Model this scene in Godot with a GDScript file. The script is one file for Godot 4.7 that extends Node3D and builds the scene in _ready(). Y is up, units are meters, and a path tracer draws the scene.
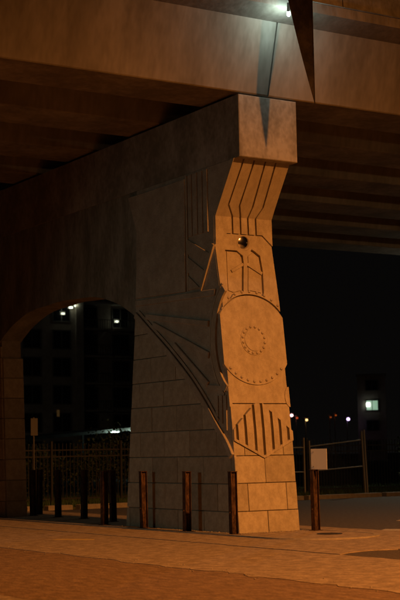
extends Node3D

var used := {}
var rng := RandomNumberGenerator.new()
var M := {}

# ---------------------------------------------------------------- naming
func numbered(called: String) -> String:
	if not used.has(called):
		used[called] = 0
		return called
	used[called] += 1
	return "%s_%03d" % [called, used[called]]

func tag(o: Node, label: String, category: String, group := "", kind := "") -> Node:
	if label: o.set_meta("label", label)
	if category: o.set_meta("category", category)
	if group: o.set_meta("group", group)
	if kind: o.set_meta("kind", kind)
	return o

func thing(called: String, label: String, category: String, at := Vector3.ZERO, group := "") -> Node3D:
	var o := Node3D.new()
	o.name = numbered(called)
	add_child(o)
	o.position = at
	tag(o, label, category, group)
	return o

func put(called: String, mesh: Mesh, m: Material, parent: Node, at := Vector3.ZERO) -> MeshInstance3D:
	var o := MeshInstance3D.new()
	o.name = called if parent != self else numbered(called)
	o.mesh = mesh
	o.material_override = m
	parent.add_child(o, true)
	o.position = at
	return o

# ---------------------------------------------------------------- mesh helpers
func new_st() -> SurfaceTool:
	var st := SurfaceTool.new()
	st.begin(Mesh.PRIMITIVE_TRIANGLES)
	return st

func tri(st: SurfaceTool, a: Vector3, b: Vector3, c: Vector3, out: Vector3) -> void:
	var n := (c - a).cross(b - a)
	if n.length_squared() < 1e-16: return
	if n.dot(out) < 0.0:
		var t := b
		b = c
		c = t
		n = -n
	n = n.normalized()
	for p in [a, b, c]:
		st.set_normal(n)
		st.add_vertex(p)

func quad(st: SurfaceTool, a: Vector3, b: Vector3, c: Vector3, d: Vector3, out: Vector3) -> void:
	tri(st, a, b, c, out)
	tri(st, a, c, d, out)

func box(st: SurfaceTool, lo: Vector3, hi: Vector3) -> void:
	hull(st, [Vector3(lo.x, lo.y, lo.z), Vector3(hi.x, lo.y, lo.z), Vector3(hi.x, lo.y, hi.z), Vector3(lo.x, lo.y, hi.z)],
		[Vector3(lo.x, hi.y, lo.z), Vector3(hi.x, hi.y, lo.z), Vector3(hi.x, hi.y, hi.z), Vector3(lo.x, hi.y, hi.z)])

# two rings of equal length joined to a solid (convex)
func hull(st: SurfaceTool, r0: Array, r1: Array) -> void:
	var c := Vector3.ZERO
	for p in r0: c += p
	for p in r1: c += p
	c /= float(r0.size() + r1.size())
	var n := r0.size()
	for k in n:
		var j := (k + 1) % n
		var mid: Vector3 = (r0[k] + r0[j] + r1[k] + r1[j]) / 4.0
		quad(st, r0[k], r0[j], r1[j], r1[k], mid - c)
	for k in range(1, n - 1):
		tri(st, r0[0], r0[k], r0[k + 1], r0[0] - c)
		tri(st, r1[0], r1[k], r1[k + 1], r1[0] - c)

# box with chamfered edges, centred on x and z, standing on y = 0
func cbox(w: float, h: float, d: float, ch: float) -> ArrayMesh:
	var st := new_st()
	var rings := []
	for q in [[0.0, ch], [ch, 0.0], [h - ch, 0.0], [h, ch]]:
		var x: float = w / 2 - q[1]
		var z: float = d / 2 - q[1]
		var e: float = ch * 0.7
		rings.append([Vector3(-x + e, q[0], -z), Vector3(x - e, q[0], -z), Vector3(x, q[0], -z + e), Vector3(x, q[0], z - e),
			Vector3(x - e, q[0], z), Vector3(-x + e, q[0], z), Vector3(-x, q[0], z - e), Vector3(-x, q[0], -z + e)])
	for k in 3:
		for j in 8:
			var i := (j + 1) % 8
			var m: Vector3 = (rings[k][j] + rings[k + 1][i]) / 2.0
			quad(st, rings[k][j], rings[k][i], rings[k + 1][i], rings[k + 1][j], m - Vector3(0, h / 2, 0))
	for j in range(1, 7):
		tri(st, rings[0][0], rings[0][j], rings[0][j + 1], Vector3.DOWN)
		tri(st, rings[3][0], rings[3][j], rings[3][j + 1], Vector3.UP)
	return st.commit()

func tube(st: SurfaceTool, a: Vector3, b: Vector3, r0: float, r1: float, n := 8) -> void:
	var ax := (b - a).normalized()
	var u := ax.cross(Vector3(0.3, 0.1, 0.95)).normalized()
	var v := ax.cross(u)
	var p := []
	var q := []
	for k in n:
		var t := TAU * k / n
		var o := u * cos(t) + v * sin(t)
		p.append(a + o * r0)
		q.append(b + o * r1)
	hull(st, p, q)

func inset(poly: PackedVector2Array, b: float) -> PackedVector2Array:
	var out := PackedVector2Array()
	var n := poly.size()
	var s := -1.0 if Geometry2D.is_polygon_clockwise(poly) else 1.0
	for k in n:
		var e0 := (poly[k] - poly[(k + n - 1) % n]).normalized()
		var e1 := (poly[(k + 1) % n] - poly[k]).normalized()
		var n0 := Vector2(-e0.y, e0.x) * s
		var n1 := Vector2(-e1.y, e1.x) * s
		var m := n0 + n1
		var l := m.dot(n0)
		out.append(poly[k] + m * (b / maxf(l, 0.35)))
	return out

# a flat outline (a, b) raised from depth d0 to d1 by a mapping of (a, b, depth)
func raise(st: SurfaceTool, poly: PackedVector2Array, map: Callable, d0: float, d1: float, bevel := 0.0, skip_y := []) -> void:
	if poly.size() < 3: return
	var n := poly.size()
	var s := 1.0 if Geometry2D.is_polygon_clockwise(poly) else -1.0
	var top := inset(poly, bevel) if bevel > 0.0 else poly
	var cen := Vector2.ZERO
	for p in poly: cen += p
	cen /= n
	var lift: Vector3 = map.call(cen, d1) - map.call(cen, d0)
	for ring in [[top, d1, lift], [poly, d0, -lift]]:
		var idx := Geometry2D.triangulate_polygon(ring[0])
		for k in range(0, idx.size(), 3):
			tri(st, map.call(ring[0][idx[k]], ring[1]), map.call(ring[0][idx[k + 1]], ring[1]), map.call(ring[0][idx[k + 2]], ring[1]), ring[2])
	for k in n:
		var p := poly[k]
		var q := poly[(k + 1) % n]
		var skip := false
		for y in skip_y:
			if absf(p.y - y) < 1e-4 and absf(q.y - y) < 1e-4: skip = true
		if skip: continue
		var e := (q - p).normalized()
		var o2 := Vector2(-e.y, e.x) * s * 0.01
		var mid := (p + q) / 2.0
		var out: Vector3 = map.call(mid + o2, d1) - map.call(mid, d1)
		var dm := d1 - (bevel if d1 > d0 else -bevel)
		quad(st, map.call(p, d0), map.call(q, d0), map.call(q, dm), map.call(p, dm), out)
		if bevel > 0.0:
			quad(st, map.call(p, dm), map.call(q, dm), map.call(top[(k + 1) % n], d1), map.call(top[k], d1), out + lift.normalized() * 0.01)

func pts(a: Array) -> PackedVector2Array:
	var p := PackedVector2Array()
	for k in range(0, a.size(), 2): p.append(Vector2(a[k], a[k + 1]))
	return p

func rect(x0: float, x1: float, y0: float, y1: float) -> PackedVector2Array:
	return pts([x0, y0, x1, y0, x1, y1, x0, y1])

func bar(a: Vector2, b: Vector2, w: float) -> PackedVector2Array:
	var n := (b - a).normalized().orthogonal() * w / 2.0
	return PackedVector2Array([a + n, b + n, b - n, a - n])

func strip(line: PackedVector2Array, off0: float, off1: float) -> PackedVector2Array:
	var p := PackedVector2Array()
	var q := PackedVector2Array()
	for k in line.size():
		var t := (line[mini(k + 1, line.size() - 1)] - line[maxi(k - 1, 0)]).normalized()
		var n := Vector2(-t.y, t.x)
		p.append(line[k] + n * off0)
		q.append(line[k] + n * off1)
	q.reverse()
	p.append_array(q)
	return p

func circle(c: Vector2, r: float, n := 48) -> PackedVector2Array:
	var p := PackedVector2Array()
	for k in n: p.append(c + Vector2(cos(TAU * k / n), sin(TAU * k / n)) * r)
	return p

# ---------------------------------------------------------------- materials
func gray_noise(size: int, freq: float, seed_: int, octaves := 4, type := FastNoiseLite.TYPE_SIMPLEX_SMOOTH) -> Image:
	var f := FastNoiseLite.new()
	f.seed = seed_
	f.noise_type = type
	f.frequency = freq
	f.fractal_octaves = octaves
	var im := f.get_seamless_image(size, size)
	im.convert(Image.FORMAT_L8)
	return im

# coarse and fine noise mixed: 1 - depth .. 1, tinted between two colours (sRGB values)
func mixed(size: int, coarse: Image, fine: Image, speck: Image, dark: Color, light: Color, wc: float, wf: float, ws: float) -> ImageTexture:
	var a := coarse.get_data()
	var b := fine.get_data()
	var c := speck.get_data()
	var n := size * size
	var out := PackedByteArray()
	out.resize(n * 3)
	for k in n:
		var t := clampf(0.5 + wc * (a[k] / 255.0 - 0.5) + wf * (b[k] / 255.0 - 0.5) + ws * (c[k] / 255.0 - 0.5), 0.0, 1.0)
		out[k * 3] = int(255.0 * lerpf(dark.r, light.r, t))
		out[k * 3 + 1] = int(255.0 * lerpf(dark.g, light.g, t))
		out[k * 3 + 2] = int(255.0 * lerpf(dark.b, light.b, t))
	return ImageTexture.create_from_image(Image.create_from_data(size, size, false, Image.FORMAT_RGB8, out))

func lin(r: float, g: float, b: float) -> Color:
	return Color(r, g, b).linear_to_srgb()

func surf(color: Color, tex: Texture2D, scale: Vector3, rough: float, relief: Texture2D = null, relief_cm := 0.0) -> StandardMaterial3D:
	var m := StandardMaterial3D.new()
	m.albedo_color = color
	m.roughness = rough
	if tex:
		m.albedo_texture = tex
		m.uv1_triplanar = true
		m.uv1_world_triplanar = true
		m.uv1_scale = scale
	if relief:
		m.heightmap_enabled = true
		m.heightmap_texture = relief
		m.heightmap_scale = relief_cm
	return m

func plain(color: Color, rough: float, metal := 0.0) -> StandardMaterial3D:
	var m := StandardMaterial3D.new()
	m.albedo_color = color
	m.roughness = rough
	m.metallic = metal
	return m

func glow(color: Color, energy: float) -> StandardMaterial3D:
	var m := StandardMaterial3D.new()
	m.albedo_color = Color(0.6, 0.6, 0.6)
	m.emission_enabled = true
	m.emission = color
	m.emission_energy_multiplier = energy
	return m

func make_materials() -> void:
	var s := 512
	var coarse := gray_noise(s, 0.008, 11, 4)
	var mid := gray_noise(s, 0.03, 12, 4)
	var fine := gray_noise(s, 0.12, 13, 3)
	var pits := gray_noise(s, 0.25, 14, 2, FastNoiseLite.TYPE_CELLULAR)
	var streak := gray_noise(s, 0.05, 15, 3)
	var blotch := mixed(s, coarse, mid, fine, Color(0.85, 0.84, 0.82), Color(1, 1, 1), 1.0, 0.6, 0.9)
	var grainy := mixed(s, mid, fine, pits, Color(0.68, 0.66, 0.64), Color(1, 1, 1), 0.9, 0.6, 0.5)
	var stains := mixed(s, streak, coarse, fine, Color(0.74, 0.73, 0.70), Color(1, 1, 1), 0.7, 1.3, 0.5)
	var rusty := mixed(s, coarse, mid, fine, Color(0.45, 0.32, 0.25), Color(1.0, 0.95, 0.9), 1.4, 1.2, 0.8)
	var bump := mixed(s, mid, fine, pits, Color(0.0, 0.0, 0.0), Color(1, 1, 1), 0.5, 0.7, 0.4)
	M.precast = surf(lin(0.40, 0.36, 0.31), blotch, Vector3(0.35, 0.35, 0.35), 0.9, bump, 0.3)
	M.carved = surf(lin(0.43, 0.38, 0.31), blotch, Vector3(0.85, 0.6, 0.85), 0.88, bump, 0.3)
	M.cap = surf(lin(0.36, 0.33, 0.30), stains, Vector3(0.18, 0.13, 0.18), 0.9, bump, 0.3)
	M.girder = surf(lin(0.30, 0.27, 0.24), stains, Vector3(0.13, 0.05, 0.13), 0.9, bump, 0.35)
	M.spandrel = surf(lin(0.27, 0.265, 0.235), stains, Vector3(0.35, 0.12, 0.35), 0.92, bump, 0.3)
	M.core = surf(lin(0.30, 0.27, 0.23), blotch, Vector3(1, 1, 1), 0.95)
	M.stone = []
	for k in 4:
		var f: float = [1.0, 0.88, 1.09, 0.95][k]
		M.stone.append(surf(lin(0.405 * f, 0.365 * f, 0.30 * f), blotch, Vector3(0.9 + 0.13 * k, 0.9, 0.8 + 0.1 * k), 0.85, bump, 0.2))
	M.pavement = surf(lin(0.48, 0.395, 0.30), grainy, Vector3(0.23, 0.23, 0.23), 0.9, bump, 0.4)
	M.walk = surf(lin(0.49, 0.405, 0.31), grainy, Vector3(0.27, 0.27, 0.27), 0.9, bump, 0.4)
	M.kerb = surf(lin(0.40, 0.36, 0.31), blotch, Vector3(1.2, 1.2, 1.2), 0.9, bump, 0.5)
	M.asphalt = surf(lin(0.15, 0.135, 0.12), grainy, Vector3(0.5, 0.5, 0.5), 0.85, bump, 1.0)
	M.brown = surf(lin(0.33, 0.23, 0.145), grainy, Vector3(0.4, 0.4, 0.18), 0.9, bump, 0.8)
	M.patch = surf(lin(0.15, 0.125, 0.105), grainy, Vector3(0.9, 0.9, 0.9), 0.9, bump, 1.2)
	M.rust = surf(lin(0.085, 0.05, 0.034), rusty, Vector3(1.4, 0.7, 1.4), 0.92, bump, 0.3)
	M.black = surf(lin(0.045, 0.036, 0.029), rusty, Vector3(0.6, 0.3, 0.6), 0.75)
	M.plate = surf(lin(0.03, 0.028, 0.026), rusty, Vector3(1, 1, 1), 0.7)
	M.fence = plain(lin(0.014, 0.014, 0.014), 0.6)
	M.galv = plain(lin(0.35, 0.35, 0.34), 0.5, 0.6)
	M.sign = plain(lin(0.60, 0.62, 0.66), 0.55)
	M.paint = surf(lin(0.70, 0.68, 0.62), grainy, Vector3(0.9, 0.9, 0.9), 0.8)
	M.chrome = plain(lin(0.72, 0.70, 0.67), 0.15, 1.0)
	M.dull = plain(lin(0.08, 0.08, 0.085), 0.6)
	M.pad = plain(lin(0.02, 0.02, 0.02), 0.9)
	M.wall_far = surf(lin(0.42, 0.37, 0.32), blotch, Vector3(0.1, 0.1, 0.1), 0.95)
	M.frame_far = plain(lin(0.12, 0.11, 0.10), 0.7)
	M.glass_far = plain(lin(0.01, 0.01, 0.012), 0.15)
	M.roof = surf(lin(0.32, 0.32, 0.31), stains, Vector3(0.2, 0.2, 0.2), 0.6)
	M.leaf = plain(lin(0.05, 0.085, 0.03), 0.7)
	M.grass = plain(lin(0.06, 0.11, 0.035), 0.8)
	M.bark = plain(lin(0.06, 0.05, 0.04), 0.95)
	M.sodium_lens = glow(Color(1.0, 0.62, 0.25), 3.0)
	M.white_lens = glow(Color(0.85, 0.95, 1.0), 1.2)

# ---------------------------------------------------------------- the pier
const PY := [-0.2, 0.0, 2.0, 4.56, 5.7, 6.27, 7.25, 7.30]
const PZ := [0.076, 0.06, -0.10, -0.42, -0.64, -0.64, 0.06, 0.10]
const BACK := 0.06      # how far the core lies behind the face

func prof(y: float) -> float:
	for k in range(1, PY.size()):
		if y <= PY[k]: return lerpf(PZ[k - 1], PZ[k], (y - PY[k - 1]) / (PY[k] - PY[k - 1]))
	return PZ[-1]

func front_map(p: Vector2, d: float) -> Vector3:
	return Vector3(p.x, p.y, prof(p.y) + d)

func side_map(p: Vector2, d: float) -> Vector3:   # p = (z, y), d = out of the left side
	return Vector3(-d, p.y, p.x)

# a relief piece on the bent front face, cut where the face bends
func carve(called: String, poly: PackedVector2Array, d: float, parent: Node, m: Material = null, from := -BACK) -> MeshInstance3D:
	var st := new_st()
	var cuts := [-0.2, 2.0, 4.56, 5.7, 6.27, 7.30]
	for k in range(1, cuts.size()):
		for piece in Geometry2D.intersect_polygons(poly, rect(-3, 4, cuts[k - 1], cuts[k])):
			raise(st, piece, front_map, from, d, 0.0, cuts)
	return put(called, st.commit(), m if m else M.carved, parent)

func side_piece(called: String, poly: PackedVector2Array, d0: float, d1: float, parent: Node, m: Material = null, bevel := 0.0) -> MeshInstance3D:
	var st := new_st()
	raise(st, poly, side_map, d0, d1, bevel)
	return put(called, st.commit(), m if m else M.carved, parent)

const ARCH := [-7.5, 5.26, -6.74, 5.23, -5.73, 5.17, -4.78, 4.94, -4.3, 4.75, -3.84, 4.52, -3.24, 4.12, -2.42, 3.57, -1.65, 2.99, -1.09, 2.48, -0.67, 2.03, -0.36, 1.72, -0.17, 1.46]
const MIDDLE := -7.5

func arch_line(from_z: float, to_z: float) -> PackedVector2Array:
	# smooth samples of the arch edge, mirrored past its middle
	var near := pts(ARCH)
	var full := PackedVector2Array()
	for k in range(near.size() - 1, 0, -1): full.append(Vector2(2 * MIDDLE - near[k].x, near[k].y))
	full.append_array(near)
	var c := Curve2D.new()
	for k in full.size():
		var t := (full[mini(k + 1, full.size() - 1)] - full[maxi(k - 1, 0)]) / 6.0
		c.add_point(full[k], -t, t)
	c.bake_interval = 0.12
	var out := PackedVector2Array()
	for p in c.get_baked_points():
		if p.x >= from_z and p.x <= to_z: out.append(p)
	return out

func stones(parent: Node, area: PackedVector2Array, map: Callable, a0: float, a1: float, rows: Array, pitch: float, shift: float) -> void:
	for r in rows.size() - 1:
		var a := a0 - pitch + (shift if r % 2 == 0 else shift + pitch / 2.0)
		while a < a1:
			var cell := rect(a + 0.006, a + pitch - 0.006, rows[r] + 0.007, rows[r + 1] - 0.007)
			for piece in Geometry2D.intersect_polygons(cell, area):
				if piece.size() < 3 or absf(area_of(piece)) < 0.004: continue
				var st := new_st()
				raise(st, piece, map, -0.05, rng.randf_range(-0.003, 0.003), 0.008 if piece.size() <= 5 else 0.0)
				put("stone_block", st.commit(), M.stone[rng.randi() % 4], parent)
			a += pitch

func area_of(p: PackedVector2Array) -> float:
	var s := 0.0
	for k in p.size(): s += p[k].cross(p[(k + 1) % p.size()])
	return s / 2.0

func build_pier() -> void:
	var t := thing("bridge_pier", "carved concrete bridge pier with stone clad legs and a riveted disc", "bridge pier")
	# near leg: a core behind the stones
	var st := new_st()
	var core := PackedVector2Array()
	for k in PY.size(): core.append(Vector2(PZ[k] - BACK, PY[k]))
	core.append_array(pts([-3.66, 7.30, -3.82, 4.6, -4.37, -0.2]))
	raise(st, core, func(p, d): return Vector3(d, p.y, p.x), 0.045, 1.36)
	put("leg_core", st.commit(), M.core, t)
	# plain flank on the hidden side
	st = new_st()
	raise(st, core, func(p, d): return Vector3(d, p.y, p.x), 1.365, 1.40)
	put("flank", st.commit(), M.precast, t)
	# stones of the left side, below the arch line
	var rows := [-0.1, 0.43, 0.965, 1.5, 2.03, 2.555, 3.08, 3.605, 4.13, 4.66]
	var below := arch_line(-3.86, 0.0)
	var area := PackedVector2Array()
	for p in below: area.append(Vector2(p.x, p.y + 0.06))
	area.append(Vector2(-0.07, 1.50))
	area.append(Vector2(-0.02, 0.97))
	area.append(Vector2(0.02, -0.1))
	area.append(Vector2(-4.41, -0.1))
	area.append(Vector2(-3.87, 4.54))
	var sm := func(p, d): return Vector3(-d, p.y, p.x)
	stones(t, area, sm, -5.2, 0.1, rows, 1.01, 0.97)
	# inner jamb of the near leg, seen from the other side only
	st = new_st()
	hull(st, [Vector3(0.045, -0.1, -4.37), Vector3(1.36, -0.1, -4.37), Vector3(1.36, -0.1, -4.41), Vector3(0.045, -0.1, -4.41)],
		[Vector3(0.045, 4.6, -3.825), Vector3(1.36, 4.6, -3.825), Vector3(1.36, 4.6, -3.865), Vector3(0.045, 4.6, -3.865)])
	put("jamb", st.commit(), M.stone[1], t)
	# stones of the lit end
	var vee := pts([-0.2, -0.1, 1.6, -0.1, 1.6, 1.79, 1.36, 1.79, 0.69, 1.44, -0.02, 1.79, -0.2, 1.79])
	var ends := [[-0.1, 0.437, [0.0, 0.69, 1.42]], [0.437, 0.972, [0.0, 0.262, 1.17, 1.415]], [0.972, 1.50, [0.0, 0.70, 1.41]], [1.50, 1.80, [0.0, 0.245, 1.163, 1.405]]]
	for e in ends:
		for k in e[2].size() - 1:
			var lo: float = e[2][k] + (0.0 if k == 0 else 0.005)
			var hi: float = e[2][k + 1] - (0.0 if k == e[2].size() - 2 else 0.005)
			var cell := rect(lo, hi, e[0] + 0.006, e[1] - 0.006)
			for piece in Geometry2D.intersect_polygons(cell, vee):
				st = new_st()
				raise(st, piece, front_map, -BACK, rng.randf_range(-0.003, 0.003), 0.008)
				put("stone_block", st.commit(), M.stone[rng.randi() % 4], t)
	build_front_relief(t)
	build_side_relief(t)
	# spandrel wall over the arch and the far leg
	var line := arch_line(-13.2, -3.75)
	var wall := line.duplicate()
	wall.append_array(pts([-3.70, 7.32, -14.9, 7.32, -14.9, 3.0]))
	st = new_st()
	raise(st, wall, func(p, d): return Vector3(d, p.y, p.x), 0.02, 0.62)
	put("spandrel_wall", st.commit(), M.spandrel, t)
	st = new_st()
	raise(st, pts([-10.78, -0.2, -11.06, 4.62, -15.2, 4.0, -15.2, -0.2]), func(p, d): return Vector3(d, p.y, p.x), 0.05, 0.58)
	put("leg_core", st.commit(), M.core, t)
	stones(t, pts([-10.79, -0.1, -11.03, 4.3, -11.03, 4.42, -12.3, 4.0, -15.2, 2.4, -15.2, -0.1]), sm, -15.7, -10.5, rows, 1.01, 0.5)
	for r in rows.size() - 2:
		st = new_st()
		var y0: float = rows[r] + 0.008
		var y1: float = minf(rows[r + 1] - 0.008, 4.52)
		var jm := func(p, d): return Vector3(p.x, p.y, -10.80 + d - p.y * 0.055)
		raise(st, rect(0.055, 0.62, y0, y1), jm, -0.06, 0.04, 0.008)
		put("stone_block", st.commit(), M.stone[r % 4], t)
	# cap beam and its bearing pads
	st = new_st()
	raise(st, pts([0.0, 7.30, 1.39, 7.30, 1.39, 8.54, 0.0, 8.54]), func(p, d): return Vector3(p.x, p.y, d), -17.9, 0.35, 0.014)
	put("cap_beam", st.commit(), M.cap, t)
	for g in 6:
		for x in [0.35, 1.05]:
			put("bearing_pad", cbox(0.4, 0.062, 0.7, 0.01), M.pad, t, Vector3(x, 8.539, -0.41 - 3.05 * g))

func build_front_relief(t: Node) -> void:
	# upper bracket: backing and five ribs between grooves that close up below the knee
	var yk := [7.30, 6.49, 6.285, 5.94]
	var gx := [[0.215, 0.215, 0.40, 0.405], [0.47, 0.48, 0.595, 0.60], [0.735, 0.80, 0.775, 0.785], [0.985, 1.05, 0.965, 0.975]]
	var left := [-0.02, -0.005, 0.0, 0.0]
	var right := [1.32, 1.35, 1.365, 1.37]
	carve("bracket_back", pts([-0.005, 5.80, 0.0, 7.29, 1.32, 7.29, 1.365, 5.80]), 0.012, t)
	for k in 5:
		var lo: Array = left if k == 0 else gx[k - 1]
		var hi: Array = right if k == 4 else gx[k]
		var g := 0.021
		var p := PackedVector2Array()
		for j in 4: p.append(Vector2(lo[j] + (0.0 if k == 0 else g), yk[j]))
		if k == 0: p.append(Vector2(0.0, 5.70))
		if k == 4: p.append(Vector2(1.0, 5.945))
		if k == 4: p.append(Vector2(1.13, 5.945))
		if k == 4: p.append(Vector2(1.375, 5.735))
		if k == 0: p.append(Vector2(0.21, 5.885))
		if k == 0: p.append(Vector2(0.27, 5.935))
		for j in [3, 2, 1, 0]:
			if k == 4 and j == 3: continue
			p.append(Vector2(hi[j] - (0.0 if k == 4 else g), yk[j]))
		carve("rib", p, 0.068, t)
	# panel with two sunk bays, a stem and slanting bars
	var c := Vector2(0.668, 3.78)
	carve("panel_back", pts([0.0, 4.3, 0.0, 5.82, 1.37, 5.82, 1.375, 4.3]), -0.03, t)
	var disc := circle(c, 0.925, 72)
	var dish := circle(Vector2(0.685, 5.765), 0.165, 32)
	for piece in [pts([0.0, 4.30, 0.0, 5.69, 0.21, 5.875, 0.27, 5.925, 0.50, 5.93, 0.50, 5.60, 0.225, 5.60, 0.145, 4.76, 0.20, 4.58, 0.20, 4.30]),
			pts([1.375, 4.30, 1.375, 5.725, 1.13, 5.93, 0.87, 5.93, 0.87, 5.645, 0.925, 5.62, 1.06, 5.52, 1.075, 5.2, 1.03, 4.74, 0.99, 4.68, 0.99, 4.30]),
			pts([0.50, 5.60, 0.50, 5.93, 0.87, 5.93, 0.87, 5.645, 0.80, 5.57, 0.735, 5.52, 0.715, 5.34, 0.625, 4.78, 0.625, 4.5, 0.54, 4.5, 0.54, 4.77, 0.632, 5.35, 0.635, 5.50]),
			pts([0.20, 4.30, 0.20, 4.58, 0.30, 4.70, 0.54, 4.755, 0.54, 4.4]), pts([0.625, 4.4, 0.625, 4.765, 0.84, 4.745, 0.99, 4.68, 0.99, 4.30])]:
		for q in Geometry2D.clip_polygons(piece, disc):
			if Geometry2D.is_polygon_clockwise(q): continue
			for w in Geometry2D.clip_polygons(q, dish):
				if not Geometry2D.is_polygon_clockwise(w): carve("frame_piece", w, 0.036, t)
	carve("bay_plate", pts([0.285, 5.57, 0.60, 5.57, 0.60, 5.50, 0.60, 5.36, 0.515, 4.78, 0.32, 4.735, 0.205, 4.77]), -0.008, t)
	carve("bay_plate", pts([0.79, 5.50, 0.92, 5.585, 1.025, 5.50, 1.04, 5.2, 1.0, 4.75, 0.85, 4.775, 0.685, 4.795, 0.775, 5.33]), -0.008, t)
	carve("slanting_bar", bar(Vector2(0.33, 5.165), Vector2(0.63, 5.325), 0.055), 0.022, t)
	carve("slanting_bar", bar(Vector2(0.71, 5.345), Vector2(1.06, 5.15), 0.06), 0.022, t)
	# polished boss in a ring
	var ring := MeshInstance3D.new()
	var st := new_st()
	var n := 32
	var prof_ring := [[0.166, -0.03], [0.166, 0.035], [0.158, 0.042], [0.138, 0.042], [0.125, 0.02], [0.125, -0.03]]
	for k in n:
		var a0 := TAU * k / n
		var a1 := TAU * (k + 1) / n
		for j in prof_ring.size() - 1:
			var f := func(q, a): return Vector3(cos(a) * q[0], sin(a) * q[0], q[1])
			var v0: Vector3 = f.call(prof_ring[j], a0)
			var v1: Vector3 = f.call(prof_ring[j], a1)
			var v2: Vector3 = f.call(prof_ring[j + 1], a1)
			var v3: Vector3 = f.call(prof_ring[j + 1], a0)
			var mid := (v0 + v2) / 2.0
			quad(st, v0, v1, v2, v3, mid - Vector3(cos(a0), sin(a0), 0.0) * 0.142 - Vector3(0, 0, 0.0))
	ring = put("boss_ring", st.commit(), M.carved, t, Vector3(0.685, 5.765, -0.64))
	st = new_st()
	st.set_smooth_group(0)
	var R := 0.36
	var prev := []
	for i in range(0, 9):
		var th := deg_to_rad(20.5) * i / 8.0
		var cur := []
		for k in n: cur.append(Vector3(sin(th) * cos(TAU * k / n), sin(th) * sin(TAU * k / n), cos(th)) * R)
		if i > 0:
			for k in n:
				var j := (k + 1) % n
				for v in [prev[k], cur[j], cur[k], prev[k], prev[j], cur[j]]:
					st.set_normal(v.normalized())
					st.add_vertex(v)
		prev = cur
	var boss := put("polished_boss", st.commit(), M.chrome, t, Vector3(0.685, 5.765, -0.64 + 0.02 - R * cos(deg_to_rad(20.5))))
	boss.rotation.x = deg_to_rad(7.0)
	boss.position += Vector3(0, R * sin(deg_to_rad(7.0)), 0.004)
	boss.set_meta("label", "polished metal dome set in a ring")
	# great disc, wider than the face, with rings of rivets
	var big := Geometry2D.intersect_polygons(circle(c, 0.895, 80), rect(-0.075, 1.43, 2.0, 5.0))
	carve("disc", big[0], 0.02, t)
	carve("hub", circle(c, 0.305, 44), 0.032, t)
	carve("hub_face", circle(c, 0.222, 40), 0.046, t)
	var riv := SphereMesh.new()
	riv.radius = 0.03
	riv.height = 0.056
	riv.radial_segments = 10
	riv.rings = 5
	for k in 16:
		var a := TAU * (k + 0.5) / 16
		var p := c + Vector2(cos(a), sin(a)) * 0.264
		put("rivet", riv, M.carved, t, front_map(p, 0.036))
	for k in 9:
		var a := deg_to_rad(90 + (k - 4) * 10.6)
		var p := c + Vector2(cos(a), sin(a)) * 0.975
		if p.x > 0.03 and p.x < 1.35: put("rivet", riv, M.carved, t, front_map(p, 0.04))
	for k in 10:
		var a := deg_to_rad(270 + (k - 4.5) * 10.4)
		var p := c + Vector2(cos(a), sin(a)) * 0.83
		put("rivet", riv, M.carved, t, front_map(p, 0.026))
	# apron below the disc, side lugs, gables and the slotted shield
	carve("apron", pts([0.0, 1.80, 0.0, 3.4, 1.375, 3.4, 1.40, 1.80, 0.69, 1.455]), -0.052, t)
	carve("apron_plate", Geometry2D.clip_polygons(pts([0.0, 2.525, 0.0, 3.6, 1.38, 3.6, 1.385, 2.525]), circle(c, 0.90, 80))[0], -0.004, t)
	for s in [0, 1]:
		var lug := PackedVector2Array()
		for k in 13:
			var a := PI * (k / 12.0 - 0.5)
			lug.append(Vector2((-0.03 + 0.09 * cos(a)) if s == 0 else (1.415 - 0.11 * cos(a)), 2.65 + 0.20 * sin(a)))
		carve("lug", lug, 0.014, t)
	carve("gable", pts([0.0, 2.04, 0.0, 2.505, 0.51, 2.505]), -0.002, t)
	carve("gable", pts([1.39, 1.99, 1.39, 2.505, 0.765, 2.505]), -0.002, t)
	var shield := pts([0.0, 1.80, 0.0, 2.01, 0.56, 2.52, 0.74, 2.52, 1.40, 1.97, 1.40, 1.79, 0.69, 1.445])
	var slot_x := [0.075, 0.275, 0.495, 0.69, 0.905, 1.095, 1.285]
	var edges := [0.0]
	for x in slot_x:
		edges.append(x - 0.033)
		edges.append(x + 0.033)
	edges.append(1.40)
	for k in range(0, edges.size(), 2):
		for q in Geometry2D.intersect_polygons(shield, rect(edges[k], edges[k + 1], 1.3, 2.6)):
			carve("slat", q, 0.034, t)
	st = new_st()
	raise(st, strip(pts([0.0, 1.795, 0.69, 1.45, 1.40, 1.785]), 0.0, 0.05), front_map, -BACK, 0.028)
	put("shield_rim", st.commit(), M.carved, t)

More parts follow.
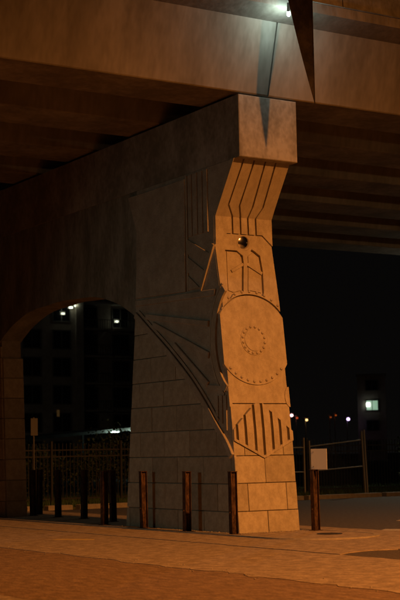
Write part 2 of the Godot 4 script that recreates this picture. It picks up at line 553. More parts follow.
func build_side_relief(t: Node) -> void:
	# raised field over the arch line on the near leg
	var line := arch_line(-3.86, -0.1)
	var field := line.duplicate()
	for y in [1.46, 2.0, 4.56, 5.7, 6.27, 7.25]: field.append(Vector2(prof(y) - 0.005, y))
	field.append(Vector2(0.06, 7.295))
	field.append(Vector2(-3.72, 7.295))
	var st := new_st()
	raise(st, field, side_map, -0.045, 0.004)
	put("side_field", st.commit(), M.precast, t)
	side_piece("smooth_panel", pts([-4.06, 7.20, -3.61, 6.2, -3.78, 4.93, -1.70, 4.86, -1.66, 7.20]), -0.045, 0.045, t, M.precast, 0.01)
	for z in [-1.50, -1.29, -1.09, -0.89]:
		side_piece("fluting_rib", pts([z - 0.07, 5.98, z - 0.07, 7.26, z + 0.07, 7.26, z + 0.07, 5.98]), 0.0, 0.030, t, M.precast, 0.008)
	side_piece("border_strip", pts([-1.66, 4.87, -1.66, 7.26, -1.60, 7.26, -1.60, 4.87]), 0.0, 0.03, t)
	# saw-tooth steps behind the slanting ridge
	for q in [[-1.60, 5.93, -0.74, 5.52, -0.93, 5.27, -1.60, 5.62], [-1.60, 5.56, -0.96, 5.20, -1.12, 4.96, -1.60, 5.24], [-1.60, 5.18, -1.16, 4.88, -1.60, 4.88]]:
		side_piece("saw_tooth", pts(q), 0.0, 0.032, t, M.precast, 0.008)
	side_piece("slanting_ridge", bar(Vector2(-0.63, 5.70), Vector2(-1.13, 4.84), 0.08), 0.0, 0.048, t)
	# mouldings and spokes
	side_piece("moulding", pts([-3.80, 4.76, -3.80, 4.89, -0.58, 4.80, -0.62, 4.67]), 0.0, 0.04, t, M.precast, 0.010)
	for q in [[-3.35, 4.50, -0.86, 4.13, 0.12], [-3.05, 4.30, -0.86, 3.50, 0.13], [-2.20, 3.80, -0.92, 2.92, 0.13]]:
		side_piece("spoke", bar(Vector2(q[0], q[1]), Vector2(q[2], q[3]), q[4]), 0.0, 0.055, t, M.precast, 0.012)
	side_piece("arch_rim", strip(line, -0.01, 0.13), -0.04, 0.058, t, M.precast, 0.01)
	side_piece("arch_fillet", strip(arch_line(-3.8, -0.7), 0.16, 0.22), 0.0, 0.035, t, M.precast)
	# curved ring beside the disc
	var ring := PackedVector2Array()
	for k in 15:
		var a := deg_to_rad(118 + 124 * k / 14.0)
		ring.append(Vector2(0.12 + 0.80 * cos(a), 3.79 + 1.12 * sin(a)))
	side_piece("ring_band", strip(ring, -0.08, 0.08), 0.0, 0.05, t)
	side_piece("ring_band", strip(ring, -0.16, -0.12), 0.0, 0.03, t)
	side_piece("moulding", pts([-1.02, 2.83, -1.02, 2.92, -0.22, 2.85, -0.22, 2.76]), 0.0, 0.038, t, M.precast)
	for z in [-0.62, -0.47, -0.32]:
		side_piece("slot_bar", pts([z - 0.045, 2.2 - (z + 0.5) * 0.9, z - 0.045, 2.68, z + 0.045, 2.68, z + 0.045, 2.16 - (z + 0.5) * 0.9]), 0.0, 0.028, t, M.precast)

# ---------------------------------------------------------------- the bridge above
func build_bridge() -> void:
	var t := thing("bridge_deck", "concrete bridge deck of sloping trough girders resting on the carved pier", "bridge deck", Vector3(0, 8.60, 0))
	var sec := pts([0.26, 0.0, 0.28, 0.02, 0.66, 1.40, -1.48, 1.40, -1.10, 0.02, -1.08, 0.0])
	for g in 6:
		for span in [[-34.0, 0.735], [0.77, 46.0]]:
			var st := new_st()
			raise(st, sec, func(p, d): return Vector3(d, p.y, p.x - 3.05 * g), span[0], span[1])
			var o := put("outer_girder" if g == 0 else "girder", st.commit(), M.girder, t)
			if g == 0: o.set_meta("label", "lit outer girder facing the street lamp")
	# slab with a drip edge
	var slab := pts([1.18, 1.54, 1.18, 1.74, -18.0, 1.74, -18.0, 1.56, -17.4, 1.402, 0.66, 1.402])
	var st2 := new_st()
	raise(st2, slab, func(p, d): return Vector3(d, p.y, p.x), -34.0, 46.0)
	put("slab", st2.commit(), M.girder, t)
	for z in [1.18, -17.7]:
		var x := -34.0
		while x < 46.0:
			st2 = new_st()
			var z0: float = z
			raise(st2, pts([z0 + 0.04, 1.745, z0, 1.77, z0 - 0.05, 2.75, z0 - 0.30, 2.75, z0 - 0.30, 1.745]), func(p, d): return Vector3(d, p.y, p.x), x + 0.01, x + 3.99, 0.0)
			put("parapet_panel", st2.commit(), M.cap, t)
			x += 4.0

func build_pyramid_lamp() -> void:
	var t := thing("pyramid_wall_lamp", "black inverted pyramid lamp on the deck edge, tip pointing down", "wall lamp", Vector3(0.66, 10.2, 1.2))
	var o := -t.position
	var tip := Vector3(0.645, 8.02, 1.96) + o
	var top := 11.35
	var f := Vector3(0.645, top, 1.96) + o
	var st := new_st()
	# three edges: a straight front one and two bowed rear ones
	var rows := []
	for k in 15:
		var q := k / 14.0
		rows.append([lerpf(8.02, top, q), 0.26 * (1.0 - pow(1.0 - q, 2.4)), 1.96 - 0.74 * pow(q, 1.15)])
	for k in rows.size() - 1:
		var a: Array = rows[k]
		var b: Array = rows[k + 1]
		var fa := Vector3(0.645, a[0], 1.96) + o
		var fb := Vector3(0.645, b[0], 1.96) + o
		for sd in [-1.0, 1.0]:
			var ra := Vector3(0.645 + sd * a[1] * (1.0 if sd < 0 else 0.8), a[0], a[2]) + o
			var rb := Vector3(0.645 + sd * b[1] * (1.0 if sd < 0 else 0.8), b[0], b[2]) + o
			quad(st, fa, fb, rb, ra, Vector3(sd, 0, 0.6))
		quad(st, Vector3(0.645 - a[1], a[0], a[2]) + o, Vector3(0.645 + 0.8 * a[1], a[0], a[2]) + o, Vector3(0.645 + 0.8 * b[1], b[0], b[2]) + o, Vector3(0.645 - b[1], b[0], b[2]) + o, Vector3(0, -0.3, -1))
	tri(st, f, Vector3(0.385, top, 1.22) + o, Vector3(0.853, top, 1.22) + o, Vector3.UP)
	put("shade", st.commit(), M.black, t)
	# seam along the front edge
	st = new_st()
	tube(st, tip + Vector3(0, 0.02, 0.0), f, 0.006, 0.012, 6)
	put("front_seam", st.commit(), M.black, t)
	# small cool bulb under the slab behind the shade, washing the girder
	for s in [1.0]:
		var at := Vector3(0.54, 9.95, 1.34) + o
		st = new_st()
		tube(st, at + Vector3(0, 0.22, 0), at + Vector3(0, 0.04, 0), 0.03, 0.035, 10)
		put("bulb_holder", st.commit(), M.galv, t)
		var sm := SphereMesh.new()
		sm.radius = 0.04
		sm.height = 0.11
		sm.radial_segments = 14
		sm.rings = 8
		put("bulb", sm, M.white_lens, t, at)
		var li := OmniLight3D.new()
		li.name = "bulb_light"
		li.light_color = Color(0.86, 1.0, 0.96)
		li.light_energy = 0.23
		li.light_size = 0.04
		li.omni_range = 40.0
		li.omni_attenuation = 2.0
		li.shadow_enabled = true
		t.add_child(li, true)
		li.position = at

# ---------------------------------------------------------------- ground
func sheet(called: String, poly: PackedVector2Array, y0: float, y1: float, m: Material) -> MeshInstance3D:
	var st := new_st()
	raise(st, poly, func(p, d): return Vector3(p.x, d, p.y), y0, y1)
	var o := put(called, st.commit(), m, self)
	o.set_meta("kind", "structure")
	return o

func ragged(x: float, z0: float, z1: float, amp: float, step := 0.25) -> PackedVector2Array:
	var p := PackedVector2Array()
	var f := FastNoiseLite.new()
	f.seed = 5 + int(x * 10)
	f.frequency = 0.9
	var z := z0
	while z <= z1:
		p.append(Vector2(x + amp * f.get_noise_1d(z) + amp * 0.5 * f.get_noise_1d(z * 4.0), z))
		z += step
	return p

func build_ground() -> void:
	sheet("ground", rect(-400, 500, -500, 200), -0.5, -0.03, M.asphalt)
	var a := ragged(-8.28, -30, 30, 0.06)
	var b := ragged(-4.78, -30, 30, 0.20, 0.2)
	var b2 := b.duplicate()
	b2.reverse()
	var drive := a.duplicate()
	drive.append_array(b2)
	sheet("driveway", drive, -0.10, -0.006, M.brown)
	var c := PackedVector2Array(a)
	for k in c.size(): c[k].x -= 0.02
	c.append_array(pts([-30, 30, -30, -30]))
	sheet("gutter", c, -0.10, 0.0, M.pavement)
	var d := PackedVector2Array(b)
	for k in d.size(): d[k].x += 0.004
	var e := ragged(-1.78, -30, 30, 0.06, 0.15)
	var e2 := e.duplicate()
	e2.reverse()
	d.append_array(e2)
	sheet("pavement", d, -0.10, 0.0, M.pavement)
	var w := PackedVector2Array(e)
	for k in w.size(): w[k].x += 0.007
	var w2 := ragged(2.7, -14.2, 30, 0.08)
	w2.reverse()
	w.append_array(w2)
	w.append_array(pts([2.7, -14.3, -1.7, -14.3]))
	var ww := PackedVector2Array()
	for p in w:
		if p.y >= -14.31: ww.append(p)
	# the walk is cut out round a worn asphalt patch
	var hole := pts([-1.9, 5.55, -1.45, 5.25, -0.9, 5.1, -0.45, 5.25, -0.2, 6.6, -0.35, 9.5, -0.9, 9.9, -1.9, 9.7])
	sheet("walk", Geometry2D.clip_polygons(ww, hole)[0], -0.10, 0.009, M.walk)
	sheet("asphalt_patch", inset(Geometry2D.intersect_polygons(hole, rect(-1.74, 0, 5, 10))[0], 0.02), -0.10, -0.004, M.patch)
	# island with a rounded nose and a pale edging
	var isl := PackedVector2Array()
	for k in 25:
		var an := PI * k / 24.0
		isl.append(Vector2(0.72 + 1.12 * cos(an), 1.55 + 1.2 * sin(an)))
	isl.append_array(pts([-0.42, -13.9, 1.86, -13.9]))
	var inner := inset(isl, 0.11)
	var edge := Geometry2D.clip_polygons(isl, inner)
	var st := new_st()
	for k in isl.size():
		var j := (k + 1) % isl.size()
		raise(st, PackedVector2Array([isl[k], isl[j], inner[j], inner[k]]), func(p, dd): return Vector3(p.x, dd, p.y), -0.05, 0.036)
	var o := put("island_edging", st.commit(), M.kerb, self)
	o.set_meta("kind", "structure")
	sheet("island", inset(isl, 0.112), -0.05, 0.030, M.walk)
	# painted marks on the road at the right
	for q in [[3.18, 0.44, 5.0, 2.73, 0.55], [5.85, -2.25, 7.7, 0.08, 0.45]]:
		var aa := Vector2(q[0], q[1])
		var bb := Vector2(q[2], q[3])
		sheet("road_marking", bar(aa, bb, q[4]), -0.031, -0.025, M.paint)
	sheet("worn_marking", inset(pts([-3.22, -1.52, -3.0, -1.66, -2.75, -1.36, -2.52, -1.02, -2.66, -0.86, -2.92, -1.1, -3.1, -1.34]), 0.02), -0.002, 0.004, surf(lin(0.50, 0.37, 0.12), null, Vector3.ONE, 0.9))
	# far kerb with worn, broken lengths
	for q in [[-6.0, 3.1], [3.3, 4.1], [4.35, 6.1], [6.4, 12.6], [12.8, 15.9], [16.1, 30.0]]:
		st = new_st()
		raise(st, rect(q[0], q[1], -15.35, -15.05), func(p, dd): return Vector3(p.x, dd, p.y), -0.1, 0.11, 0.02)
		o = put("kerb", st.commit(), M.kerb, self)
		o.set_meta("kind", "structure")

# ---------------------------------------------------------------- street furniture
func build_bollards() -> void:
	var spots := [
		[-0.23, 0.21, "rusty steel bollard at the pier's lit corner, nearest of the row"],
		[-0.30, -1.37, "rusty steel bollard along the dark stone side, middle of three"],
		[-0.24, -3.19, "rusty steel bollard along the dark stone side, farthest from the lit corner"],
		[-0.14, -5.13, "rusty bollard just left of the near stone leg with an orange lit face"],
		[0.68, -6.23, "dark bollard under the arch half hidden beside the near stone leg"],
		[0.93, -8.18, "dark bollard standing alone near the middle of the arch opening"],
		[0.90, -9.54, "dark bollard left of the arch middle, second from the far leg"],
		[0.86, -10.92, "dark bollard touching the outline of the far stone leg"],
		[1.34, -11.55, "small rust lit bollard deepest in the arch opening"],
		[1.56, 0.40, "rusty steel bollard right of the pier carrying a pale sign plate"]]
	var proto: Node3D
	for k in spots.size():
		var b: Node3D
		if k == 0:
			b = thing("steel_bollard", "", "bollard")
			var h := 1.17
			for s in [-1, 1]: put("flange", cbox(0.014, h, 0.11, 0.003), M.rust, b, Vector3(s * 0.063, 0, 0))
			put("web", cbox(0.112, h, 0.012, 0.002), M.rust, b)
			put("cap_plate", cbox(0.15, 0.014, 0.125, 0.003), M.rust, b, Vector3(0, h, 0))
			put("base_plate", cbox(0.2, 0.012, 0.2, 0.003), M.rust, b, Vector3(0, 0.0, 0))
			var st := new_st()
			tube(st, Vector3(-0.07, 0.42, 0), Vector3(-0.10, 0.40, 0.02), 0.012, 0.012, 8)
			put("chain_eye", st.commit(), M.rust, b)
			proto = b
		else:
			b = proto.duplicate()
			b.name = numbered("steel_bollard")
			add_child(b)
		b.position = Vector3(spots[k][0], 0.03, spots[k][1])
		b.rotation.z = deg_to_rad([0.4, -0.7, 0.6, -0.3, 0.8, -0.5, 0.3, 0.9, -0.6, 0.5][k])
		b.rotation.y = deg_to_rad([0, 3, -2, 4, -5, 2, 0, 6, -3, 2][k])
		tag(b, spots[k][2], "bollard", "rusty steel bollards round the pier")
	var cov := thing("utility_cover", "flat dark iron utility cover in the paving right of the pier", "cover", Vector3(1.05, 0.03, 1.50))
	var stc := new_st()
	raise(stc, circle(Vector2.ZERO, 0.24, 32), func(p, d): return Vector3(p.x, d, p.y), 0.0, 0.010, 0.003)
	put("lid", stc.commit(), M.plate, cov)
	stc = new_st()
	for k in 5: box(stc, Vector3(-0.16, 0.010, -0.14 + k * 0.07), Vector3(0.16, 0.014, -0.115 + k * 0.07))
	put("tread_bars", stc.commit(), M.plate, cov)
	# sign plate on the last bollard
	var s := thing("sign_plate", "small pale blank sign plate on top of the right bollard", "sign", Vector3(1.55, 1.19, 0.57))
	var st2 := new_st()
	raise(st2, rect(-0.215, 0.215, 0.02, 0.42), func(p, d): return Vector3(p.x, p.y, d), -0.004, 0.004, 0.0)
	put("plate", st2.commit(), M.sign, s)
	var bolt := cbox(0.022, 0.022, 0.012, 0.004)
	for y in [0.07, 0.35]: put("bolt", bolt, M.galv, s, Vector3(-0.14, y, 0.009))
	put("bracket", cbox(0.03, 0.40, 0.01, 0.002), M.galv, s, Vector3(-0.14, 0.0, -0.010))
	s.rotation.y = deg_to_rad(-82)

func build_fence() -> void:
	var t := thing("picket_fence", "black steel picket fence along the far side of the road", "fence", Vector3(0, -0.03, -16.9))
	var pick := cbox(0.02, 1.9, 0.02, 0.004)
	var x := -0.5
	while x < 24.0:
		put("picket", pick, M.fence, t, Vector3(x, 0.08, 0))
		x += 0.13
	for y in [0.25, 1.55, 1.75]:
		var st := new_st()
		box(st, Vector3(-0.6, y, -0.02), Vector3(24.1, y + 0.04, 0.02))
		put("rail", st.commit(), M.fence, t)
	for k in 11:
		put("post", cbox(0.07, 2.05, 0.07, 0.01), M.fence, t, Vector3(-0.6 + k * 2.45, 0, 0.035))
	# chain link gate
	var g := thing("chain_link_gate", "leaning grey chain link gate panel on posts in front of the fence", "gate", Vector3(13.6, -0.03, -16.0))
	var parts := [["post", Vector3(-0.25, 0, 0), Vector3(-0.25, 2.05, 0), 0.035], ["post", Vector3(0.02, 0, 0), Vector3(-0.02, 1.95, 0), 0.03],
		["post", Vector3(2.30, 0, 0.06), Vector3(2.20, 2.25, 0.06), 0.04], ["post", Vector3(2.43, 0, 0.02), Vector3(2.34, 2.30, 0.02), 0.04],
		["rail", Vector3(-0.02, 1.75, 0), Vector3(2.22, 1.95, 0.03), 0.022], ["rail", Vector3(0.0, 0.92, 0), Vector3(2.26, 1.04, 0.03), 0.022],
		["rail", Vector3(-1.6, 1.72, 0), Vector3(-0.25, 1.72, 0), 0.022], ["rail", Vector3(-1.6, 0.9, 0), Vector3(-0.25, 0.9, 0), 0.022], ["post", Vector3(-1.6, 0, 0), Vector3(-1.6, 1.95, 0), 0.03]]
	for q in parts:
		var st := new_st()
		tube(st, q[1], q[2], q[3], q[3], 10)
		put(q[0], st.commit(), M.galv, g)
	var st3 := new_st()
	for k in 46:
		for s in [-1, 1]:
			var x0 := -1.2 + k * 0.075
			var a := Vector2(x0, 0.06)
			var b := Vector2(x0 + s * 1.2, 1.8)
			var lo := 0.02
			var hi := 2.26
			if maxf(a.x, b.x) < lo or minf(a.x, b.x) > hi: continue
			for e in 2:
				var p := a if e == 0 else b
				if p.x < lo: p = a.lerp(b, (lo - a.x) / (b.x - a.x))
				if p.x > hi: p = a.lerp(b, (hi - a.x) / (b.x - a.x))
				if e == 0: a = p
				else: b = p
			tube(st3, Vector3(a.x, a.y, 0.02 + 0.004 * s), Vector3(b.x, b.y, 0.02 + 0.004 * s), 0.0022, 0.0022, 3)
	var mesh := put("wire_mesh", st3.commit(), M.galv, g)
	mesh.set_meta("kind", "stuff")
	# sign post seen through the arch
	var sp := thing("sign_post", "thin grey post with a narrow upright sign seen through the arch", "sign post", Vector3(2.58, -0.03, -14.5))
	var st4 := new_st()
	tube(st4, Vector3(0, 0, 0), Vector3(0, 2.72, 0), 0.025, 0.022, 10)
	put("pole", st4.commit(), M.dull, sp)
	put("sign_face", cbox(0.22, 0.5, 0.012, 0.003), M.dull, sp, Vector3(0, 2.19, 0.032))

func blade_mesh() -> ArrayMesh:
	var st := new_st()
	for k in 3:
		var a := TAU * k / 3.0
		var d := Vector3(cos(a), 0, sin(a))
		var n := Vector3(-d.z, 0, d.x)
		tri(st, d * 0.03 + n * 0.012, d * 0.03 - n * 0.012, d * 0.09 + Vector3(0, 0.16, 0), n.cross(Vector3.UP) + Vector3.UP)
	return st.commit()

func build_plants() -> void:
	var mm := MultiMesh.new()
	mm.transform_format = MultiMesh.TRANSFORM_3D
	mm.mesh = blade_mesh()
	mm.instance_count = 9000
	for k in 9000:
		var p := Vector3(rng.randf_range(-1, 26), 0.02, rng.randf_range(-22.0, -15.5))
		var b := Basis(Vector3.UP, rng.randf() * TAU).scaled(Vector3.ONE * rng.randf_range(0.6, 1.6))
		mm.set_instance_transform(k, Transform3D(b, p))
	var g := MultiMeshInstance3D.new()
	g.name = "grass"
	g.multimesh = mm
	g.material_override = M.grass
	add_child(g)
	tag(g, "short dark grass behind the picket fence", "grass", "", "stuff")
	sheet("verge", rect(-30, 60, -34, -15.36), -0.10, 0.03, surf(lin(0.07, 0.085, 0.04), null, Vector3.ONE, 1.0))
	var leaf := new_st()
	tri(leaf, Vector3(0, 0, 0), Vector3(0.05, 0.02, 0.06), Vector3(0.0, 0.03, 0.13), Vector3.UP)
	tri(leaf, Vector3(0, 0, 0), Vector3(-0.05, 0.02, 0.06), Vector3(0.0, 0.03, 0.13), Vector3.UP)
	var lm := leaf.commit()
	var spots := [
		[8.1, -21.0, 2.6, 1.5, "tall dark shrub behind the fence, under the two carport lights"],
		[6.4, -22.5, 1.9, 1.1, "low dark shrub behind the fence, middle of the arch opening"],
		[9.6, -20.0, 2.3, 1.0, "dark shrub behind the fence close to the near stone leg"],
		[22.0, -20.0, 2.2, 1.1, "dark bush at the right edge behind the fence"]]
	for q in spots:
		var t := thing("shrub", q[4], "shrub", Vector3(q[0], 0.0, q[1]), "dark shrubs behind the fence")
		var st := new_st()
		for k in 6:
			var a := TAU * k / 6.0
			tube(st, Vector3(0.05 * cos(a), 0, 0.05 * sin(a)), Vector3(q[3] * 0.5 * cos(a), q[2] * 0.75, q[3] * 0.5 * sin(a)), 0.03, 0.008, 5)
		put("stem", st.commit(), M.bark, t)
		var crown := new_st()
		var clumps := []
		for k in 16:
			var a := rng.randf() * TAU
			var r: float = q[3] * sqrt(rng.randf()) * 0.75
			clumps.append(Vector3(r * cos(a), q[2] * rng.randf_range(0.25, 0.9), r * sin(a)))
		for k in 3000:
			var c: Vector3 = clumps[rng.randi() % 16]
			var o: Vector3 = Vector3(rng.randfn(), rng.randfn(), rng.randfn()) * (0.19 * float(q[3]))
			var p: Vector3 = c + o
			p.y = maxf(p.y, 0.1)
			var b := Basis(Vector3(rng.randfn(), rng.randfn(), rng.randfn()).normalized(), rng.randf() * TAU).scaled(Vector3.ONE * rng.randf_range(0.5, 1.0))
			crown.append_from(lm, 0, Transform3D(b, p))
		put("crown", crown.commit(), M.leaf, t)

func build_grit() -> void:
	var m := SphereMesh.new()
	m.radius = 0.5
	m.height = 0.8
	m.radial_segments = 5
	m.rings = 3
	var mm := MultiMesh.new()
	mm.transform_format = MultiMesh.TRANSFORM_3D
	mm.mesh = m
	mm.instance_count = 420
	for k in 420:
		var p := Vector3(-0.03 - absf(rng.randfn()) * 0.10, 0.034, rng.randf_range(-4.3, 0.2))
		if k % 3 == 1: p = Vector3(rng.randf_range(-0.1, 1.5), 0.034, 0.10 + absf(rng.randfn()) * 0.12)
		if k % 3 == 2: p = Vector3(-4.75 + rng.randfn() * 0.22, 0.003, rng.randf_range(-6.0, 12.0))
		var q := rng.randf_range(0.008, 0.03)
		mm.set_instance_transform(k, Transform3D(Basis(Vector3(rng.randfn(), 1, rng.randfn()).normalized(), rng.randf() * TAU).scaled(Vector3(q, q * 0.7, q * 1.3)), p))
	var g := MultiMeshInstance3D.new()
	g.name = "grit"
	g.multimesh = mm
	g.material_override = M.kerb
	add_child(g)
	tag(g, "loose grit along the foot of the pier and the pavement edge", "grit", "", "stuff")

# ---------------------------------------------------------------- far buildings
func window(parent: Node, x: float, y: float, w: float, h: float, z: float, pane: Material) -> void:
	var st := new_st()
	var f := 0.12
	box(st, Vector3(x, y, z - 0.02), Vector3(x + f, y + h, z + 0.10))
	box(st, Vector3(x + w - f, y, z - 0.02), Vector3(x + w, y + h, z + 0.10))
	box(st, Vector3(x + f, y, z - 0.02), Vector3(x + w - f, y + f, z + 0.10))
	box(st, Vector3(x + f, y + h - f, z - 0.02), Vector3(x + w - f, y + h, z + 0.10))
	box(st, Vector3(x + w / 2 - 0.05, y + f, z - 0.02), Vector3(x + w / 2 + 0.05, y + h - f, z + 0.07))
	var o := put("window", st.commit(), M.frame_far, parent)
	st = new_st()
	box(st, Vector3(x + f, y + f, z - 0.01), Vector3(x + w / 2 - 0.05, y + h - f, z + 0.03))
	box(st, Vector3(x + w / 2 + 0.05, y + f, z - 0.01), Vector3(x + w - f, y + h - f, z + 0.03))
	put("pane", st.commit(), pane, o)

func far_light(parent: Node, at: Vector3, color: Color, energy: float, range_ := 40.0) -> void:
	var li := OmniLight3D.new()
	li.name = "lamp_light"
	li.light_color = color
	li.light_energy = energy
	li.light_size = 0.1
	li.omni_range = range_
	li.omni_attenuation = 2.0
	li.shadow_enabled = true
	parent.add_child(li, true)
	li.position = at

func build_far() -> void:
	# apartment block seen through the arch
	var t := thing("apartment_block", "dark apartment block with balconies seen through the arch", "building", Vector3(52.5, -0.03, -112))
	var st := new_st()
	box(st, Vector3(-12, 0, -14), Vector3(1.1, 26, 0))
	put("wall", st.commit(), M.wall_far, t)
	st = new_st()
	box(st, Vector3(1.1, 0, -14), Vector3(16, 26, -1.8))
	put("recessed_wall", st.commit(), M.wall_far, t)
	st = new_st()
	box(st, Vector3(1.12, 0, -1.8), Vector3(2.0, 26, 0.35))
	put("pilaster", st.commit(), M.wall_far, t)
	st = new_st()
	box(st, Vector3(-12.3, 26, -14.3), Vector3(16.3, 26.5, 0.6))
	put("roof", st.commit(), M.roof, t)
	var warm := glow(Color(1.0, 0.75, 0.4), 0.007)
	for f in 8:
		var y := 1.1 + 2.95 * f
		for x in [-11.0, -8.3, -5.1, -1.6]:
			window(t, x, y, 2.2, 2.1, 0.0, M.glass_far)
		for x in [2.6, 6.6, 10.6]:
			window(t, x, y - 0.3, 2.2, 2.3, -1.8, M.glass_far)
			st = new_st()
			box(st, Vector3(x - 0.5, y - 0.75, -1.79), Vector3(x + 3.1, y - 0.55, 0.1))
			var bal := put("balcony", st.commit(), M.wall_far, t)
			st = new_st()
			box(st, Vector3(x - 0.5, y + 0.4, 0.02), Vector3(x + 3.1, y + 0.46, 0.08))
			for k in 13: box(st, Vector3(x - 0.5 + 0.295 * k, y - 0.55, 0.03), Vector3(x - 0.46 + 0.295 * k, y + 0.4, 0.07))
			put("railing", st.commit(), M.frame_far, bal)
	# lit lamps and a lit pane
	var lens := cbox(0.4, 0.22, 0.2, 0.03)
	for q in [[53.05, 17.30, 0.22], [52.1, 16.6, 0.10], [59.6, 16.15, 0.16], [53.7, 17.5, 0.14]]:
		var w := thing("balcony_lamp", ["bright white balcony lamp high in the arch opening", "dim balcony lamp left of and below the brightest one", "lone balcony lamp beside the near stone leg", "balcony lamp right of the brightest one"][used.get("balcony_lamp", -1) + 1], "lamp", Vector3(q[0], q[1], -111.8 if q[0] < 55 else -113.5), "balcony lamps on the apartment block")
		put("lens", lens, glow(Color(0.95, 0.98, 0.85), q[2] * 3.0), w)
		put("back_plate", cbox(0.7, 0.45, 0.06, 0.01), M.frame_far, w, Vector3(0, -0.05, -0.13))
		far_light(w, Vector3(0, 0.17, 0.3), Color(0.95, 0.98, 0.85), 0.014)
	var lw := thing("lit_window", "small warm lit window low on the apartment block", "window", Vector3(51.5, 5.7, -111.9))
	put("pane", cbox(0.3, 0.7, 0.05, 0.01), warm, lw)
	put("frame", cbox(0.75, 0.1, 0.09, 0.01), M.frame_far, lw, Vector3(0, -0.1, 0))
	# carport in front of it with two strip lights
	t = thing("carport", "low grey carport roof behind the fence seen through the arch", "carport", Vector3(28, -0.03, -60))
	st = new_st()
	hull(st, [Vector3(-5.5, 2.55, 1.5), Vector3(8, 3.6, 1.5), Vector3(8, 3.6, -5), Vector3(-5.5, 2.55, -5)],
		[Vector3(-5.5, 2.75, 1.5), Vector3(8, 3.8, 1.5), Vector3(8, 3.8, -5), Vector3(-5.5, 2.75, -5)])
	put("roof", st.commit(), M.roof, t)
	for x in [-5.0, -1.0, 3.0, 7.0]: put("post", cbox(0.12, 2.6 + (x + 5.5) * 0.077 - 0.02, 0.12, 0.01), M.frame_far, t, Vector3(x, 0, 1.2))
	for q in [[29.07, 3.0, "left strip light under the carport roof"], [30.55, 3.06, "right strip light under the carport roof"]]:
		var w := thing("strip_light", q[2], "lamp", Vector3(q[0], q[1], -58.2), "strip lights at the carport")
		put("lamp_tube", cbox(0.62, 0.10, 0.1, 0.03), glow(Color(0.85, 1.0, 0.92), 0.9), w)
		put("housing", cbox(0.7, 0.06, 0.16, 0.01), M.galv, w, Vector3(0, 0.1, 0))
		far_light(w, Vector3(0, -0.15, 0.1), Color(0.85, 1.0, 0.92), 0.10)
	# stair tower with a lit window at the right
	t = thing("stair_tower", "dark narrow stair tower at the right with one lit window", "building", Vector3(125, -0.03, -150))
	t.rotation.y = deg_to_rad(-39)
	st = new_st()
	box(st, Vector3(-2.15, 0, -6), Vector3(2.25, 13.3, 0))
	put("wall", st.commit(), M.wall_far, t)
	st = new_st()
	box(st, Vector3(-2.3, 13.3, -6.3), Vector3(2.4, 13.5, 0.15))
	put("roof", st.commit(), M.roof, t)
	for f in 4: window(t, -0.9, 1.4 + 3.15 * f, 2.0, 1.7, 0.0, M.glass_far if f != 2 else glow(Color(0.75, 0.95, 0.80), 0.10))
	var wl := thing("window_lamp", "bright white lamp glowing in the stair tower window", "lamp", Vector3(124.6, 8.3, -150.0))
	wl.rotation.y = deg_to_rad(-39)
	put("lens", cbox(0.6, 0.65, 0.06, 0.05), glow(Color(0.95, 1.0, 0.92), 1.0), wl, Vector3(-0.2, 0, 0.1))
	far_light(wl, Vector3(0, 0.3, 0.3), Color(0.9, 1.0, 0.9), 0.02)
	# far street lamps
	var lamps := [
		[109.5, 7.0, -150.0, Color(1.0, 0.72, 0.72), 1.5, 0.26, "pinkish far street lamp touching the pier's right edge"],
		[110.5, 6.6, -150.0, Color(1.0, 0.35, 0.12), 0.18, 0.17, "dim red orange far lamp, second right of the pier"],
		[112.3, 6.3, -150.0, Color(1.0, 0.8, 0.5), 1.0, 0.2, "small yellow far lamp, third right of the pier"],
		[116.9, 6.7, -150.0, Color(1.0, 0.45, 0.15), 0.10, 0.14, "faint orange far lamp, left of a close pair"],
		[117.9, 7.0, -150.0, Color(1.0, 0.45, 0.15), 0.12, 0.14, "faint orange far lamp, right of a close pair"],
		[120.3, 6.4, -150.0, Color(0.85, 0.72, 1.0), 1.8, 0.26, "bright violet white far street lamp above the gate"],
		[127.7, 3.5, -150.0, Color(0.8, 0.9, 1.0), 0.35, 0.16, "tiny low bluish far lamp near the right edge"]]
	for q in lamps:
		var w := thing("street_lamp", q[6], "street lamp", Vector3(q[0], -0.03, q[2]), "street lamps far behind the fence")
		st = new_st()
		tube(st, Vector3(0, 0, -0.3), Vector3(0, q[1] + 0.3, -0.3), 0.09, 0.06, 8)
		put("pole", st.commit(), M.frame_far, w)
		put("head", cbox(0.5, 0.12, 0.7, 0.03), M.frame_far, w, Vector3(0, q[1] + 0.26, -0.1))
		var sm := SphereMesh.new()
		sm.radius = q[5]
		sm.height = q[5] * 1.8
		sm.radial_segments = 12
		sm.rings = 6
		put("lens", sm, glow(q[3], q[4] * 0.6), w, Vector3(0, q[1], 0))
		far_light(w, Vector3(0, q[1], 0), q[3], 0.08 * q[4])

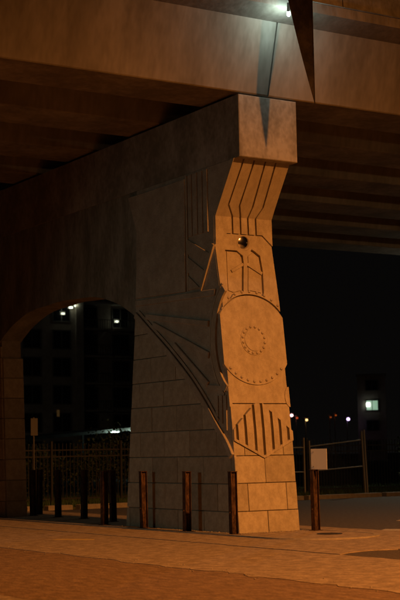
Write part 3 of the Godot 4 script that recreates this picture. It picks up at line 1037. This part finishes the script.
# ---------------------------------------------------------------- lamps outside the frame
func mast(called: String, label: String, base: Vector3, h: float, aim: Vector3, lens_mat: Material) -> Node3D:
	var t := thing(called, label, "street lamp", base)
	var st := new_st()
	tube(st, Vector3(0, 0, 0), Vector3(0, h + 0.3, 0), 0.14, 0.08, 12)
	put("pole", st.commit(), M.galv, t)
	var dir := (aim - base - Vector3(0, h, 0)).normalized()
	var head := Vector3(0, h, 0) + Vector3(dir.x, 0, dir.z).normalized() * 0.5
	st = new_st()
	tube(st, Vector3(0, h + 0.2, 0), head + Vector3(0, 0.12, 0), 0.04, 0.04, 8)
	put("arm", st.commit(), M.galv, t)
	var hs := Node3D.new()
	hs.name = "head"
	t.add_child(hs)
	hs.position = head
	hs.basis = Basis.looking_at(dir, Vector3.UP)
	st = new_st()
	hull(st, [Vector3(-0.4, -0.25, 0), Vector3(0.4, -0.25, 0), Vector3(0.4, 0.25, 0), Vector3(-0.4, 0.25, 0)],
		[Vector3(-0.2, -0.15, 0.3), Vector3(0.2, -0.15, 0.3), Vector3(0.2, 0.15, 0.3), Vector3(-0.2, 0.15, 0.3)])
	put("housing", st.commit(), M.frame_far, hs)
	st = new_st()
	box(st, Vector3(-0.36, -0.21, -0.02), Vector3(0.36, 0.21, -0.002))
	put("lens", st.commit(), lens_mat, hs)
	return hs

func spot(hs: Node3D, color: Color, energy: float, angle: float, soft: float, size: float) -> void:
	var l := SpotLight3D.new()
	l.name = "lamp_light"
	l.light_color = color
	l.light_energy = energy
	l.spot_angle = angle
	l.spot_angle_attenuation = soft
	l.spot_range = 150.0
	l.spot_attenuation = 2.0
	l.light_size = size
	l.shadow_enabled = true
	hs.add_child(l)
	l.position = Vector3(0, 0, -0.05 - size)

func build_lamps() -> void:
	var sodium := Color(1.0, 0.61, 0.27)
	# the tall lamp that lights the pier's end: its direction is read from the pyramid's shadow on the cap
	var hs := mast("flood_light_mast", "tall sodium flood light mast standing behind the photographer", Vector3(0.9, -0.03, 31.5), 18.0, Vector3(0.4, 0.0, 9.0), M.sodium_lens)
	spot(hs, sodium, 372.0, 28.5, 1.0, 0.5)
	# unseen lamp added at the right, aimed up to brighten the girders
	hs = mast("added_girder_lamp", "added warm lamp right of the view, aimed up to brighten the girders", Vector3(28.0, -0.03, 15.0), 6.5, Vector3(16.0, 9.5, -4.0), M.sodium_lens)
	spot(hs, Color(1.0, 0.78, 0.52), 11.0, 30.0, 1.0, 0.2)
	# cool street lamp just past the right edge of the view
	hs = mast("cool_road_lamp", "cool white street lamp beyond the fence, just right of the view", Vector3(24.3, -0.03, -21.8), 8.6, Vector3(19.0, 0.0, -15.0), M.white_lens)
	spot(hs, Color(1.0, 0.94, 0.80), 6.0, 78.0, 1.0, 0.2)
	# pale lamp far left beyond the bent
	hs = mast("yard_lamp", "pale yard lamp far to the left, facing the stone side", Vector3(-46.0, -0.03, -5.0), 7.5, Vector3(-0.5, 0.0, -0.6), M.white_lens)
	spot(hs, Color(0.93, 1.0, 0.88), 18.5, 14.0, 1.0, 0.2)
	# unseen lamp added to lift the apartment block facade out of the dark
	hs = mast("added_facade_lamp", "added pale lamp left of the view, brightening the apartment block", Vector3(18.0, -0.03, -80.0), 7.0, Vector3(52.0, 9.0, -112.0), M.white_lens)
	spot(hs, Color(1.0, 0.90, 0.75), 3.0, 40.0, 1.0, 0.2)

# ---------------------------------------------------------------- scene
func _ready() -> void:
	rng.seed = 20240
	var cam := Camera3D.new()
	cam.name = "camera"
	cam.fov = 24.19
	cam.near = 0.1
	cam.far = 1200.0
	cam.transform = Transform3D(Basis(Vector3(0.84758979, -0.01856341, 0.53032721), Vector3(-0.04199032, 0.99390794, 0.10190103), Vector3(-0.52898806, -0.10863888, 0.84164674)).orthonormalized(), Vector3(-14.95236, 1.57, 22.58349))
	var lens := CameraAttributesPhysical.new()
	lens.frustum_focal_length = 56.0
	lens.exposure_aperture = 1.8
	lens.frustum_focus_distance = 27.0
	lens.frustum_near = 0.1
	lens.frustum_far = 1200.0
	cam.attributes = lens
	add_child(cam)
	cam.current = true
	var env := Environment.new()
	env.background_mode = Environment.BG_SKY
	var sky := Sky.new()
	var psm := ProceduralSkyMaterial.new()
	psm.sky_top_color = lin(0.0003, 0.0003, 0.0003)
	psm.sky_horizon_color = lin(0.0006, 0.0005, 0.00045)
	psm.ground_bottom_color = lin(0.0005, 0.0005, 0.0005)
	psm.ground_horizon_color = lin(0.0010, 0.0009, 0.0008)
	psm.sky_curve = 0.2
	sky.sky_material = psm
	env.sky = sky
	env.tonemap_mode = Environment.TONE_MAPPER_LINEAR
	env.tonemap_exposure = 4.0
	env.sdfgi_enabled = true
	env.ssao_enabled = true
	env.ssil_enabled = true
	var we := WorldEnvironment.new()
	we.name = "world"
	we.environment = env
	add_child(we)
	make_materials()
	build_lamps()
	build_ground()
	build_pier()
	build_bridge()
	build_pyramid_lamp()
	build_bollards()
	build_fence()
	build_grit()
	build_plants()
	build_far()
